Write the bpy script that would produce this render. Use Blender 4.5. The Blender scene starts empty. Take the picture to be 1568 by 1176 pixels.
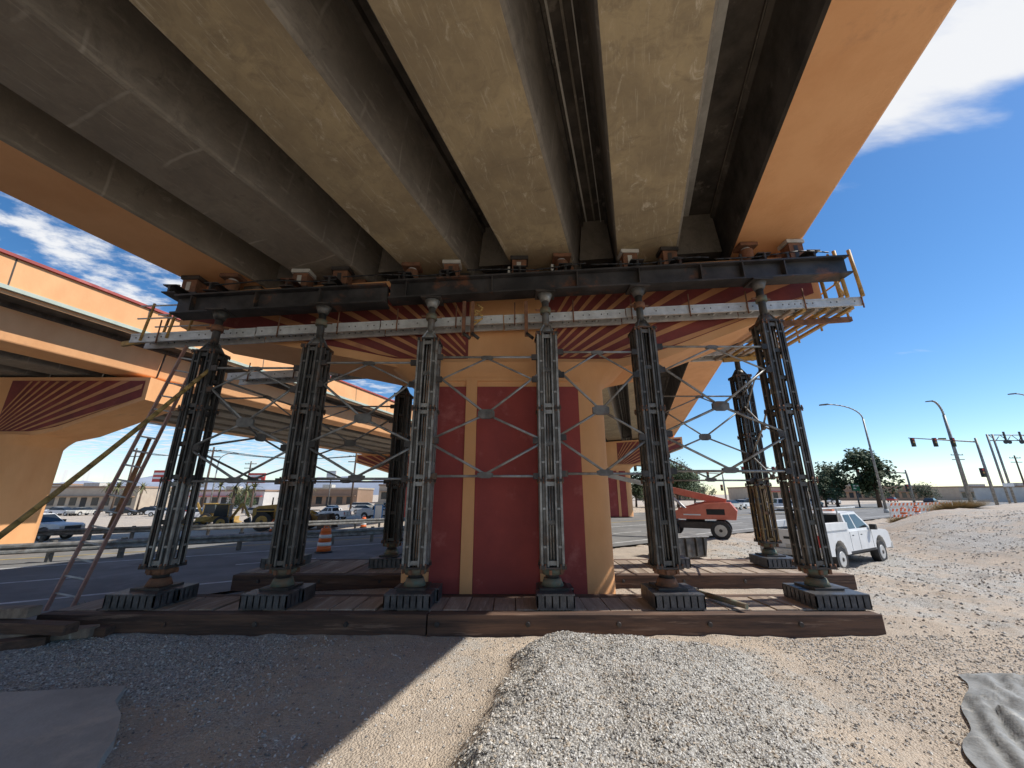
import bpy, bmesh, math, random
import numpy as np
from mathutils import Vector, Matrix, noise
random.seed(7); np.random.seed(7)
SC=1.3
scene=bpy.context.scene
R=math.radians
# ---------------------------------------------------------------- materials
MATS={}
def M(name,c1,c2=None,scale=2.0,rough=.8,metal=0.0,bump=.15,bscale=30,stretch=(1,1,1),c3=None,s3=.6,lo=.38,hi=.62,t3=.55):
    if name in MATS: return MATS[name]
    m=bpy.data.materials.new(name); m.use_nodes=True; nt=m.node_tree; N=nt.nodes; L=nt.links
    b=N['Principled BSDF']; b.inputs['Roughness'].default_value=rough; b.inputs['Metallic'].default_value=metal
    tc=N.new('ShaderNodeTexCoord'); mp=N.new('ShaderNodeMapping'); mp.inputs['Scale'].default_value=stretch
    L.new(tc.outputs['Object'],mp.inputs['Vector'])
    if c2 is None: c2=tuple(x*.72 for x in c1)
    n=N.new('ShaderNodeTexNoise'); n.inputs['Scale'].default_value=scale; n.inputs['Detail'].default_value=9; n.inputs['Roughness'].default_value=.62
    L.new(mp.outputs[0],n.inputs['Vector'])
    cr=N.new('ShaderNodeMapRange'); cr.inputs[1].default_value=lo; cr.inputs[2].default_value=hi
    L.new(n.outputs['Fac'],cr.inputs[0])
    mx=N.new('ShaderNodeMix'); mx.data_type='RGBA'; mx.inputs[6].default_value=(*c1,1); mx.inputs[7].default_value=(*c2,1)
    L.new(cr.outputs[0],mx.inputs[0]); out=mx.outputs[2]
    if c3:
        n3=N.new('ShaderNodeTexNoise'); n3.inputs['Scale'].default_value=s3; n3.inputs['Detail'].default_value=10; n3.inputs['Roughness'].default_value=.7
        L.new(mp.outputs[0],n3.inputs['Vector'])
        c=N.new('ShaderNodeMapRange'); c.inputs[1].default_value=t3; c.inputs[2].default_value=t3+.12
        L.new(n3.outputs['Fac'],c.inputs[0])
        m3=N.new('ShaderNodeMix'); m3.data_type='RGBA'; m3.inputs[7].default_value=(*c3,1)
        L.new(c.outputs[0],m3.inputs[0]); L.new(out,m3.inputs[6]); out=m3.outputs[2]
    L.new(out,b.inputs['Base Color'])
    if bump>0:
        n2=N.new('ShaderNodeTexNoise'); n2.inputs['Scale'].default_value=bscale; n2.inputs['Detail'].default_value=6
        L.new(mp.outputs[0],n2.inputs['Vector'])
        bp=N.new('ShaderNodeBump'); bp.inputs['Strength'].default_value=bump; bp.inputs['Distance'].default_value=.02
        L.new(n2.outputs['Fac'],bp.inputs['Height']); L.new(bp.outputs[0],b.inputs['Normal'])
    MATS[name]=m; return m
def concrete(name,base_,dark,light,scuff=.55,lines=0.0,rough=.8,seed=0,streak=.5):
    m=bpy.data.materials.new(name); m.use_nodes=True; nt=m.node_tree; N=nt.nodes; L=nt.links
    b=N['Principled BSDF']; b.inputs['Roughness'].default_value=rough
    tc=N.new('ShaderNodeTexCoord'); mp=N.new('ShaderNodeMapping'); mp.inputs['Rotation'].default_value=(0,0,R(17.3)); mp.inputs['Location'].default_value=(seed,seed,0)
    L.new(tc.outputs['Object'],mp.inputs['Vector'])
    def no(s,st=(1,1,1),d=9,r=.65,dist=0):
        q=N.new('ShaderNodeMapping'); q.inputs['Scale'].default_value=st; L.new(mp.outputs[0],q.inputs[0])
        n=N.new('ShaderNodeTexNoise'); n.inputs['Scale'].default_value=s; n.inputs['Detail'].default_value=d; n.inputs['Roughness'].default_value=r; n.inputs['Distortion'].default_value=dist
        L.new(q.outputs[0],n.inputs['Vector']); return n.outputs['Fac']
    def rg(s,a,c,lo=0,hi=1):
        q=N.new('ShaderNodeMapRange'); q.inputs[1].default_value=a; q.inputs[2].default_value=c; q.inputs[3].default_value=lo; q.inputs[4].default_value=hi; L.new(s,q.inputs[0]); return q.outputs[0]
    def mi(f,a,c):
        q=N.new('ShaderNodeMix'); q.data_type='RGBA'; L.new(f,q.inputs[0])
        for k,v in ((6,a),(7,c)):
            if isinstance(v,tuple): q.inputs[k].default_value=(*v,1)
            else: L.new(v,q.inputs[k])
        return q.outputs[2]
    col=mi(rg(no(.8),.35,.65),base_,dark)
    col=mi(rg(no(3.5,(1,1,1),12,.75,1.2),.47,.66,0,.9),col,dark)
    col=mi(rg(no(2.6,(1.8,.7,1),14,.82,.9),scuff,scuff+.10,0,.9),col,light)
    col=mi(rg(no(9,(5,.22,1),6,.65),.58,.70,0,streak),col,light)
    col=mi(rg(no(1.6,(.5,2.2,1.2),9,.75,.5),.60,.72,0,.75),col,tuple(x*.55 for x in dark))
    if lines:
        w=N.new('ShaderNodeTexWave'); w.wave_type='BANDS'; w.bands_direction='Y'; w.inputs['Scale'].default_value=.41; w.inputs['Distortion'].default_value=1.2; w.inputs['Detail'].default_value=4; w.inputs['Detail Scale'].default_value=1.5
        L.new(mp.outputs[0],w.inputs['Vector'])
        wm=N.new('ShaderNodeMath'); wm.operation='MULTIPLY'; L.new(rg(w.outputs['Fac'],.992,1.0,0,lines),wm.inputs[0]); L.new(rg(no(1.1),.45,.6),wm.inputs[1])
        col=mi(wm.outputs[0],col,light)
    L.new(col,b.inputs['Base Color'])
    bp=N.new('ShaderNodeBump'); bp.inputs['Strength'].default_value=.45; bp.inputs['Distance'].default_value=.02
    L.new(no(14),bp.inputs['Height']); L.new(bp.outputs[0],b.inputs['Normal'])
    return m
orange=M('orange_paint',(.82,.43,.19),(.75,.37,.155),1.3,.75,c3=(.64,.32,.15),s3=.9,t3=.6,stretch=(1,1,.5),bump=.25,bscale=20)
rayc=M('ray_orange_paint',(.62,.29,.13),(.50,.23,.10),1.6,.8,c3=(.42,.18,.09),s3=1.2,t3=.56)
red=M('red_paint',(.36,.062,.050),(.28,.048,.042),1.5,.75,c3=(.44,.12,.10),s3=1.6,t3=.58,bump=.2,bscale=22)
redc=M('cap_red_paint',(.26,.052,.042),(.17,.038,.034),1.5,.8,c3=(.32,.10,.08),s3=1.6,t3=.58)
tan=concrete('concrete_tan',(.49,.385,.225),(.30,.235,.145),(.66,.58,.43),.55)
tan2=concrete('concrete_grey_brown',(.31,.265,.20),(.20,.168,.13),(.46,.41,.33),.60,.6,seed=4)
web=concrete('concrete_web',(.29,.255,.205),(.165,.143,.115),(.42,.385,.325),.62,.55,seed=9)
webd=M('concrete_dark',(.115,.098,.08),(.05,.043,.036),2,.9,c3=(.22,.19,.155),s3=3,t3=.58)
pale=M('concrete_pale',(.62,.60,.54),(.46,.44,.39),3,.85)
palegreen=M('pale_green_pipe',(.50,.56,.46),(.42,.48,.40),3,.6)
steeld=M('steel_dark',(.085,.072,.064),(.035,.032,.03),3,.55,.3,c3=(.22,.10,.045),s3=2.2,t3=.58,bump=.1)
steelb=M('steel_beam_weathered',(.075,.068,.066),(.03,.028,.028),2,.55,.3,c3=(.22,.09,.045),s3=1.2,t3=.56,bump=.1)
galv=M('steel_galvanised',(.37,.36,.335),(.19,.18,.165),5,.5,.35,c3=(.17,.11,.075),s3=4,t3=.58,bump=.08)
galv2=M('steel_galvanised_dull',(.19,.178,.162),(.09,.083,.075),5,.55,.35,c3=(.15,.085,.05),s3=4,t3=.57,bump=.08)
galvd=M('steel_galvanised_dark',(.095,.09,.08),(.045,.041,.037),5,.5,.35,c3=(.12,.065,.04),s3=4,t3=.58,bump=.08)
alu=M('aluminium',(.66,.66,.64),(.50,.50,.48),6,.5,.25,bump=.05,c3=(.34,.29,.23),s3=4,t3=.62)
rust=M('rust',(.28,.13,.07),(.15,.075,.045),6,.85,.1)
rustg=M('rusty_green',(.13,.17,.13),(.22,.15,.09),8,.7,.2)
oxide=M('orange_jack_paint',(.78,.22,.06),(.5,.14,.05),8,.6)
yel=M('yellow_paint',(.55,.33,.09),(.36,.22,.08),8,.6,c3=(.22,.15,.09),s3=5)
yelr=M('yellow_rusty_steel',(.30,.20,.075),(.15,.10,.06),7,.6,.2,c3=(.10,.08,.065),s3=4,t3=.5)
hosem=M('yellow_hose',(.42,.27,.08),(.26,.17,.06),9,.6)
timb=M('timber_dark',(.15,.085,.055),(.065,.04,.03),3,.85,bump=.6,bscale=12,stretch=(.35,3,5),c3=(.30,.20,.14),s3=2,t3=.56)
plank=M('timber_plank',(.44,.35,.27),(.28,.215,.16),3,.85,bump=.4,bscale=14,stretch=(5,.5,3),c3=(.56,.48,.39),s3=1.5,t3=.54)
plank2=M('timber_plank_old',(.34,.26,.195),(.21,.155,.115),3,.85,bump=.4,bscale=14,stretch=(5,.5,3),c3=(.47,.40,.32),s3=1.5,t3=.55)
black=M('black_rubber',(.028,.028,.03),(.016,.016,.017),8,.6)
hole=M('slot_shadow_steel',(.03,.028,.027),(.02,.02,.02),8,.8,bump=0)
slot=M('foot_steel',(.13,.13,.135),(.07,.07,.075),8,.45,.4)
asph=M('asphalt',(.22,.213,.20),(.16,.155,.146),.8,.9,bump=.3,bscale=60,c3=(.28,.27,.25),s3=.5,t3=.53)
white=M('white_paint',(.78,.78,.77),(.70,.70,.69),3,.45,bump=0)
wmark=M('white_marking',(.65,.65,.62),(.4,.4,.38),5,.8)
ymark=M('yellow_marking',(.6,.4,.06),(.4,.28,.05),5,.8)
glass=M('dark_glass',(.03,.035,.04),(.02,.025,.03),2,.12,0,bump=0)
redl=M('red_lamp',(.55,.02,.02),(.45,.02,.02),2,.3,bump=0)
loady=M('machine_yellow',(.55,.34,.07),(.36,.22,.06),3,.5,c3=(.2,.15,.08),s3=2,t3=.56)
liftr=M('machine_red_orange',(.68,.20,.13),(.58,.16,.10),3,.45,bump=.02)
blue=M('blue_plastic',(.04,.22,.55),(.03,.18,.45),3,.5)
cono=M('barrel_orange',(.85,.17,.03),(.75,.15,.03),4,.5)
fab=M('geotextile',(.30,.305,.30),(.17,.175,.175),3,.85,bump=.4,bscale=40,c3=(.42,.41,.38),s3=3,t3=.54)
slabm=M('concrete_slab',(.50,.48,.44),(.38,.36,.33),1.5,.85,c3=(.56,.51,.44),s3=2,t3=.54,bump=.3)
bark=M('bark',(.14,.09,.06),(.08,.055,.04),8,.9)
leaf=M('foliage',(.075,.105,.04),(.04,.065,.026),1.5,.8,bump=0)
palm=M('palm_foliage',(.16,.16,.07),(.12,.12,.055),1.5,.8,bump=0)
dry=M('dry_brush',(.40,.30,.15),(.28,.2,.1),6,.9,bump=0)
mtn=M('mountain_haze',(.34,.37,.44),(.28,.31,.37),.02,.95,bump=0)
stucco=M('stucco_beige',(.50,.42,.32),(.44,.36,.28),1,.85)
stucco2=M('stucco_white',(.62,.60,.56),(.55,.53,.50),1,.85)
stucco3=M('stucco_brown',(.34,.22,.15),(.3,.2,.13),1,.85)
signr=M('sign_red',(.6,.05,.03),(.5,.04,.03),3,.5,bump=0)
# ground material
gm=bpy.data.materials.new('ground_sand_gravel'); gm.use_nodes=True
nt=gm.node_tree; N=nt.nodes; L=nt.links; b=N['Principled BSDF']; b.inputs['Roughness'].default_value=.95
tc=N.new('ShaderNodeTexCoord')
def nz(s,d=8,r=.6):
    n=N.new('ShaderNodeTexNoise'); n.inputs['Scale'].default_value=s; n.inputs['Detail'].default_value=d; n.inputs['Roughness'].default_value=r; L.new(tc.outputs['Object'],n.inputs['Vector']); return n
def mr(src,a,c):
    n=N.new('ShaderNodeMapRange'); n.inputs[1].default_value=a; n.inputs[2].default_value=c; L.new(src,n.inputs[0]); return n.outputs[0]
def mix(f,a,c):
    m=N.new('ShaderNodeMix'); m.data_type='RGBA'
    L.new(f,m.inputs[0])
    for k,v in ((6,a),(7,c)):
        if isinstance(v,tuple): m.inputs[k].default_value=(*v,1)
        else: L.new(v,m.inputs[k])
    return m.outputs[2]
sand=mix(mr(nz(1.1).outputs['Fac'],.35,.65),(.64,.525,.405),(.50,.42,.335))
sand=mix(mr(nz(14,10,.75).outputs['Fac'],.46,.72),sand,(.36,.30,.24))
sand=mix(mr(nz(60,5,.8).outputs['Fac'],.55,.72),sand,(.64,.58,.50))
sand=mix(mr(nz(95,3,.8).outputs['Fac'],.60,.70),sand,(.24,.21,.18))
vo=N.new('ShaderNodeTexVoronoi'); vo.inputs['Scale'].default_value=62; L.new(tc.outputs['Object'],vo.inputs['Vector'])
sp=N.new('ShaderNodeSeparateColor'); L.new(vo.outputs['Color'],sp.inputs[0])
grv=mix(sp.outputs[0],(.38,.36,.325),(.74,.71,.65))
dk=mr(vo.outputs['Distance'],.4,.85)
grv=mix(dk,grv,(.27,.25,.22))
at=N.new('ShaderNodeAttribute'); at.attribute_name='gravel'
ad=N.new('ShaderNodeMath'); ad.operation='ADD'; L.new(at.outputs['Fac'],ad.inputs[0])
sb=N.new('ShaderNodeMath'); sb.operation='MULTIPLY_ADD'; L.new(nz(2.6,12,.78).outputs['Fac'],sb.inputs[0]); sb.inputs[1].default_value=1.7; sb.inputs[2].default_value=-.85
L.new(sb.outputs[0],ad.inputs[1])
msk=mr(ad.outputs[0],.35,.65)
L.new(mix(msk,sand,grv),b.inputs['Base Color'])
hm=N.new('ShaderNodeMath'); hm.operation='MULTIPLY_ADD'; L.new(vo.outputs['Distance'],hm.inputs[0]); hm.inputs[1].default_value=-.8; L.new(nz(25,10,.75).outputs['Fac'],hm.inputs[2])
bp=N.new('ShaderNodeBump'); bp.inputs['Strength'].default_value=.75; bp.inputs['Distance'].default_value=.035; L.new(hm.outputs[0],bp.inputs['Height']); L.new(bp.outputs[0],b.inputs['Normal'])
# ---------------------------------------------------------------- mesh builder
class MB:
    def __init__(s,name,M=None):
        s.name=name; s.v=[]; s.f=[]; s.mi=[]; s.sm=[]; s.mats=[]; s.M=M or Matrix.Identity(4)
    def mid(s,m):
        if m not in s.mats: s.mats.append(m)
        return s.mats.index(m)
    def poly(s,vs,fs,m,smooth=False):
        o=len(s.v); s.v+=[s.M@Vector(p) for p in vs]
        mids=m if isinstance(m,list) else [m]*len(fs)
        for f,mm in zip(fs,mids):
            s.f.append([i+o for i in f]); s.mi.append(s.mid(mm)); s.sm.append(smooth)
    def box(s,x0,x1,y0,y1,z0,z1,m):
        v=[(x0,y0,z0),(x1,y0,z0),(x1,y1,z0),(x0,y1,z0),(x0,y0,z1),(x1,y0,z1),(x1,y1,z1),(x0,y1,z1)]
        s.poly(v,[(0,3,2,1),(4,5,6,7),(0,1,5,4),(1,2,6,5),(2,3,7,6),(3,0,4,7)],m)
    def beam(s,p0,p1,w,h,m,up=(0,0,1)):
        p0=Vector(p0);p1=Vector(p1); d=(p1-p0).normalized(); u=Vector(up)
        if abs(d.dot(u))>.98: u=Vector((0,1,0))
        a=d.cross(u).normalized(); u=a.cross(d).normalized()
        v=[]
        for p in (p0,p1):
            for i,j in ((-1,-1),(1,-1),(1,1),(-1,1)): v.append(p+a*w/2*i+u*h/2*j)
        s.poly(v,[(0,1,2,3),(4,5,6,7),(0,1,5,4),(1,2,6,5),(2,3,7,6),(3,0,4,7)],m)
    def cyl(s,p0,p1,r0,r1,m,n=12):
        p0=Vector(p0);p1=Vector(p1); d=(p1-p0).normalized(); u=Vector((0,0,1)) if abs(d.z)<.95 else Vector((1,0,0))
        a=d.cross(u).normalized(); u=a.cross(d)
        v=[p+(a*math.cos(t)+u*math.sin(t))*r for p,r in ((p0,r0),(p1,r1)) for t in [2*math.pi*i/n for i in range(n)]]
        s.poly(v,[(i,(i+1)%n,n+(i+1)%n,n+i) for i in range(n)],m,True)
        o=len(s.v)-2*n
        for fc in (list(range(n)),list(range(n,2*n))):
            s.f.append([i+o for i in fc]); s.mi.append(s.mid(m)); s.sm.append(False)
    def prism(s,pts,y0,y1,m):   # pts in x,z
        n=len(pts); v=[(x,y0,z) for x,z in pts]+[(x,y1,z) for x,z in pts]
        s.poly(v,[list(range(n)),list(range(n,2*n))]+[(i,(i+1)%n,n+(i+1)%n,n+i) for i in range(n)],m)
    def tube(s,pts,r,m,n=8):
        for a,c in zip(pts[:-1],pts[1:]): s.cyl(a,c,r,r,m,n)
    def obj(s,parent=None,bevel=0,name=None):
        me=bpy.data.meshes.new(s.name); me.from_pydata([tuple(p) for p in s.v],[],s.f)
        for m in s.mats: me.materials.append(m)
        me.polygons.foreach_set('material_index',s.mi); me.polygons.foreach_set('use_smooth',s.sm)
        bm=bmesh.new(); bm.from_mesh(me); bmesh.ops.recalc_face_normals(bm,faces=bm.faces); bm.to_mesh(me); bm.free()
        o=bpy.data.objects.new(s.name,me); scene.collection.objects.link(o)
        if bevel:
            bv=o.modifiers.new('bevel','BEVEL'); bv.width=bevel; bv.segments=2; bv.limit_method='ANGLE'; bv.angle_limit=R(40)
        if parent: o.parent=parent
        return o
def empty(name):
    o=bpy.data.objects.new(name,None); scene.collection.objects.link(o); return o
def TM(x,y,z,yaw=0,sc=1): return Matrix.Translation((x,y,z))@Matrix.Rotation(yaw,4,'Z')@Matrix.Scale(sc,4)
def ss(t): t=max(0,min(1,t)); return t*t*(3-2*t)
# ---------------------------------------------------------------- terrain
def base(x,y):
    o=-.55*x+.835*y; al=.835*x+.55*y
    Lf=1-ss((al-5)/22)
    pts=[(8,0),(11,-.2),(18,-.2),(27,-.4),(34,-.95),(50,-1.2)]
    if o<=8: zl=0
    elif o>=50: zl=-1.2
    else:
        for (a,za),(c,zc) in zip(pts[:-1],pts[1:]):
            if a<=o<=c: zl=za+(zc-za)*(o-a)/(c-a)
    zr=-.1*ss((o-6)/5)
    return Lf*zl+(1-Lf)*zr
def heap(x,y):
    xe=-.4+(y-3.2)*.21+.16*noise.noise((x*2,y*2,3))+.05*noise.noise((x*7,y*7,3))
    hx=x-xe
    return ss(hx/.45)*(1-ss((hx-1.3)/2.1))*ss((y-.8)/1.5)*(1-ss((y-4.6)/.75))
def gz(x,y):
    o=-.55*x+.835*y
    z=base(x,y)
    z+=1.05*ss((x-11)/8)*ss((8-o)/4)
    hp=heap(x,y); z+=.24*hp+.05*hp*noise.noise((x*2.2,y*2.2,11))
    z-=.24*math.exp(-((x-9.5)**2+(y-12.6)**2)/9)
    if 10.4<o<27.2: z-=.12
    elif abs(x)<80 and abs(y)<80:
        near=1-.8*ss(1-abs(y-7.2)/2.5) if abs(x)<8 else 1
        z+=near*(.04*noise.noise((x*.8,y*.8,0))+.024*noise.noise((x*3,y*3,5))+.013*noise.noise((x*9,y*9,9)))
        if x>3.5:
            k=ss((x-3.5)/3)
            z+=.10*ss((x-5)/3)*noise.noise((x*.7,y*1.5,2))+.035*k*noise.noise((x*2.5,y*3.5,2))+.022*k*noise.noise(((x*.9-y*.4)*6,(x*.4+y*.9)*1.3,8))
    return z
def axis(d0,d1,st,m0,m1,mst,far):
    a=list(np.arange(d0,d1,st)); 
    lo=list(np.arange(m0,d0,mst)); hi=list(np.arange(d1,m1,mst))
    q=[];s=mst*1.5;v=hi[-1]
    while v<far: v+=s; s*=1.35; q.append(v)
    p=[];s=mst*1.5;v=lo[0]
    while v>-far: v-=s; s*=1.35; p.append(v)
    return p[::-1]+lo+a+hi+q
xs=axis(-7,15,.07,-50,60,.6,2500); ys=axis(1.2,10.0,.06,-14,55,.5,2500)
nx,ny=len(xs),len(ys)
V=[];G=[]
for y in ys:
    for x in xs:
        V.append((x,y,gz(x,y)))
        g=heap(x,y)*1.15
        if abs(x)<60 and abs(y)<60:
            g=max(g,.52*ss((x-4)/3)*(1-ss((y-14)/10)), .95*ss((-1.8-x)/1.5)*ss((y-3.4)/1.0)*(1 if x>-9 else 0), .30 if x<-.3 else .18)
            g+=.3*noise.noise((x*.6,y*.6,7))
        G.append(g)
F=[(j*nx+i,j*nx+i+1,(j+1)*nx+i+1,(j+1)*nx+i) for j in range(ny-1) for i in range(nx-1)]
me=bpy.data.meshes.new('ground'); me.from_pydata(V,[],F); me.materials.append(gm)
a=me.attributes.new('gravel','FLOAT','POINT'); a.data.foreach_set('value',G)
me.polygons.foreach_set('use_smooth',[True]*len(F))
o=bpy.data.objects.new('ground',me); scene.collection.objects.link(o)
def stones(name,n,xr,yr,rng,mats,dens):
    P=[]
    while len(P)<n:
        x=random.uniform(*xr); y=random.uniform(*yr)
        if random.random()<dens(x,y): P.append((x,y,gz(x,y)))
    P=np.array(P); n=len(P)
    octv=np.array([(1,0,0),(-1,0,0),(0,1,0),(0,-1,0),(0,0,1),(0,0,-1)],float)
    octf=np.array([(0,2,4),(2,1,4),(1,3,4),(3,0,4),(2,0,5),(1,2,5),(3,1,5),(0,3,5)])
    r=rng[0]+(rng[1]-rng[0])*np.random.rand(n)**2.5
    ang=np.random.rand(n)*6.28
    v=octv[None]*(r[:,None,None]*(.6+.7*np.random.rand(n,6,1)))*np.array([1,.8,.6])
    c,s=np.cos(ang)[:,None],np.sin(ang)[:,None]
    vx=v[...,0]*c-v[...,1]*s; vy=v[...,0]*s+v[...,1]*c; vz=v[...,2]+(np.random.rand(n)[:,None]-.5)*v[...,0]*.9
    v=np.stack([vx,vy,vz],-1)+P[:,None,:]+np.array([0,0,1])*(r[:,None,None]*.2)
    f=octf[None]+(np.arange(n)*6)[:,None,None]
    me=bpy.data.meshes.new(name); me.from_pydata(v.reshape(-1,3).tolist(),[],f.reshape(-1,3).tolist())
    for m in mats: me.materials.append(m)
    mi=np.repeat(np.random.randint(0,len(mats),n),8); me.polygons.foreach_set('material_index',mi)
    ob=bpy.data.objects.new(name,me); scene.collection.objects.link(ob)
g1=M('stone_light',(.68,.65,.60),(.58,.55,.50),9,.9,bump=0); g2=M('stone_grey',(.44,.42,.39),(.36,.34,.31),9,.9,bump=0); g3=M('stone_tan',(.54,.46,.36),(.44,.37,.29),9,.9,bump=0); g4=M('stone_dark',(.24,.22,.20),(.18,.17,.155),9,.9,bump=0)
stones('gravel',80000,(-5.5,8),(1.7,5.45),(.005,.018),[g1,g1,g2,g2,g3,g4],lambda x,y:max(heap(x,y),.07+.2*max(0,noise.noise((x*.9,y*.9,1)))+(.22 if x>3 else 0)+(.45*ss((-1.8-x)/1.5)*ss((y-3.4)/.8))))
stones('scattered_stones',15000,(4.5,20),(5.4,16),(.008,.036),[g1,g2,g2,g3,g4],lambda x,y:1.0 if x>5.0 else 0)
# ---------------------------------------------------------------- road
def oa(o,al): return (-.55*o+.835*al, .835*o+.55*al)
def strip(mb,o0,o1,a0,a1,m,dz,ost=1.0,ast=2.0):
    no=max(1,int(math.ceil((o1-o0)/ost))); na=max(1,int(math.ceil((a1-a0)/ast)))
    v=[];f=[]
    for j in range(na+1):
        for i in range(no+1):
            x,y=oa(o0+(o1-o0)*i/no,a0+(a1-a0)*j/na); v.append((x,y,base(x,y)+dz))
    for j in range(na):
        for i in range(no): f.append((j*(no+1)+i,j*(no+1)+i+1,(j+1)*(no+1)+i+1,(j+1)*(no+1)+i))
    mb.poly(v,f,m,True)
mb=MB('road'); strip(mb,10.5,27,-140,300,asph,.03); mb.obj()
mb=MB('road_marking')
for oo,m in ((11.3,wmark),(16.4,wmark),(18.8,ymark),(26.2,wmark)): strip(mb,oo,oo+.13,-140,300,m,.036,.2)
for k in range(-20,60): strip(mb,13.8,13.92,k*5,k*5+2,wmark,.036,.2); strip(mb,22.4,22.52,k*5,k*5+2,wmark,.036,.2)
mb.obj()
mb=MB('asphalt_apron'); 
v=[];f=[]
for j in range(13):
    for i in range(13):
        x=-22+i*(15.9/12)+ (0 if j<3 else (j-2)*.05*i); y=5.9+ j*.75+ (12-i)*(-.35); v.append((x,y,base(x,y)+.035))
f=[(j*13+i,j*13+i+1,(j+1)*13+i+1,(j+1)*13+i) for j in range(12) for i in range(12)]
mb.poly(v,f,asph,True); mb.obj()
def guardrail(o0,a0,a1,dz=0):
    mb=MB('guardrail')
    n=int((a1-a0)/1.5)
    for k in range(n+1):
        al=a0+(a1-a0)*k/n; x,y=oa(o0,al); z=base(x,y)
        mb.box(x-.05,x+.05,y-.06,y+.06,z-.1,z+.62,galv2)
    prof=[(0,.30),(-.06,.34),(-.06,.39),(0,.44),(-.06,.49),(-.06,.54),(0,.58)]
    for k in range(n):
        v=[]
        for al in (a0+(a1-a0)*k/n,a0+(a1-a0)*(k+1)/n):
            for do,h in prof:
                x,y=oa(o0-.1+do,al); v.append((x,y,base(x,y)+h))
        mb.poly(v,[(i,i+1,7+i+1,7+i) for i in range(6)],galv,False)
    mb.obj()
guardrail(17.3,-60,13.5); guardrail(27.3,-90,12)
# ---------------------------------------------------------------- bridges
CN,SN=.9548,.2974
def bx(d,y): return (d+SN*y)/CN
def extr(mb,sec,mats,Ya,Yb,cap=True):
    n=len(sec); v=[(bx(d,Ya),Ya,z) for d,z in sec]+[(bx(d,Yb),Yb,z) for d,z in sec]
    mb.poly(v,[(i,(i+1)%n,n+(i+1)%n,n+i) for i in range(n)],mats)
    if cap: mb.poly(v,[list(range(n)),list(range(n,2*n))],web)
def bridge(name,GD,zf,spans,gh,inc,tanset,over=.75):
    root=empty(name); ng=len(GD)
    for si,(Ya,Yb) in enumerate(spans):
        g=MB('girders')
        for k,(d0,bw) in enumerate(GD):
            d1=d0+bw; z0=zf(d0); z1=zf(d1); c=.05
            # web + top flange with a small overhang
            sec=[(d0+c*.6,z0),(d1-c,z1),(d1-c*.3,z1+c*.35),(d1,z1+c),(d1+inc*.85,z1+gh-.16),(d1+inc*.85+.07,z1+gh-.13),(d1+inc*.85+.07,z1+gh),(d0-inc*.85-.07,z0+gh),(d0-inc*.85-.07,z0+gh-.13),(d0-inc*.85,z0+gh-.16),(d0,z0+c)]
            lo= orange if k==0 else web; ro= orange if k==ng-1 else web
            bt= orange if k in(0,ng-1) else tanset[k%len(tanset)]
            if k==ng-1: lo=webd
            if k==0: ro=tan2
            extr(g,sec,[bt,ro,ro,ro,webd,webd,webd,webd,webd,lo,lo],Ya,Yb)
        g.obj(root)
        dk=MB('deck')
        a=GD[0][0]-over; c=GD[-1][0]+GD[-1][1]+over
        za=zf(a)+gh; zc=zf(c)+gh
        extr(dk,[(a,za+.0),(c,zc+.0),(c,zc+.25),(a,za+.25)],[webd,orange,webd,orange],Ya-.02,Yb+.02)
        for k in range(ng-1):
            dd=GD[k][0]+GD[k][1]+inc; w=GD[k+1][0]-inc-dd
            zz=zf(dd)+gh
            ls=[(w*.45,w*.5,web)]
            if k==ng-2: ls=[(.16,.27,pale),(w-.06,w,web)]
            if k==ng-3: ls=[(.10,.13,pale),(w*.5,w*.56,web),(w*.75,w*.78,pale)]
            for da,db,m in ls:
                extr(dk,[(dd+da,zz-.03),(dd+db,zz-.03),(dd+db,zz+.005),(dd+da,zz+.005)],[m]*4,Ya,Yb)
        dk.obj(root)
        pr=MB('parapet')
        for sgn,e,ze in ((1,c,zc),(-1,a,za)):
            extr(pr,[(e+.03*sgn,ze+.252),(e-.3*sgn,ze+.252),(e-.22*sgn,ze+1.1),(e-.02*sgn,ze+1.1)],[orange]*4,Ya,Yb)
            extr(pr,[(e+.06*sgn,ze+1.102),(e-.27*sgn,ze+1.102),(e-.25*sgn,ze+1.2),(e+.04*sgn,ze+1.2)],[red]*4,Ya,Yb)
            extr(pr,[(e+.002*sgn,ze+.12),(e+.10*sgn,ze+.12),(e+.10*sgn,ze+.235),(e+.002*sgn,ze+.235)],[palegreen]*4,Ya,Yb)
            yy=max(Ya,-6)
            while yy<min(Yb,40):
                extr(pr,[(e+.031*sgn,ze+.26),(e-.1*sgn,ze+.26),(e-.1*sgn,ze+1.09),(e-.014*sgn,ze+1.09)],[webd]*4,yy,yy+.035); yy+=3.1
        pr.obj(root)
        di=MB('diaphragms')
        for Yd in (Ya+.15,Yb-.4):
            for k in range(ng-1):
                da=GD[k][0]+GD[k][1]; db=GD[k+1][0]
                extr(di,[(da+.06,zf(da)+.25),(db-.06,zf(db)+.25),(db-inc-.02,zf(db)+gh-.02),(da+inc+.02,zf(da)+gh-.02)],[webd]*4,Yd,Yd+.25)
        di.obj(root)
    return root
zf=lambda d:6.21+.0725*d
GD1=[(-7.9,1.12),(-5.95,1.15),(-3.98,1.17),(-2.02,1.22),(0.0,1.17),(2.2,1.3)]
bridge('overpass_bridge',GD1,zf,[(-24,7.42),(7.48,33.0),(33.06,66)],1.22,.13,[tan,tan2,tan,tan,tan,tan])
zf2=lambda d:5.92+.012*(d+17)
bridge('overpass_bridge',[(-27.6+1.9*k,1.12) for k in range(6)],zf2,[(-14,13.9),(13.96,42),(42.06,90)],1.1,.12,[tan2,web])
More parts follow.
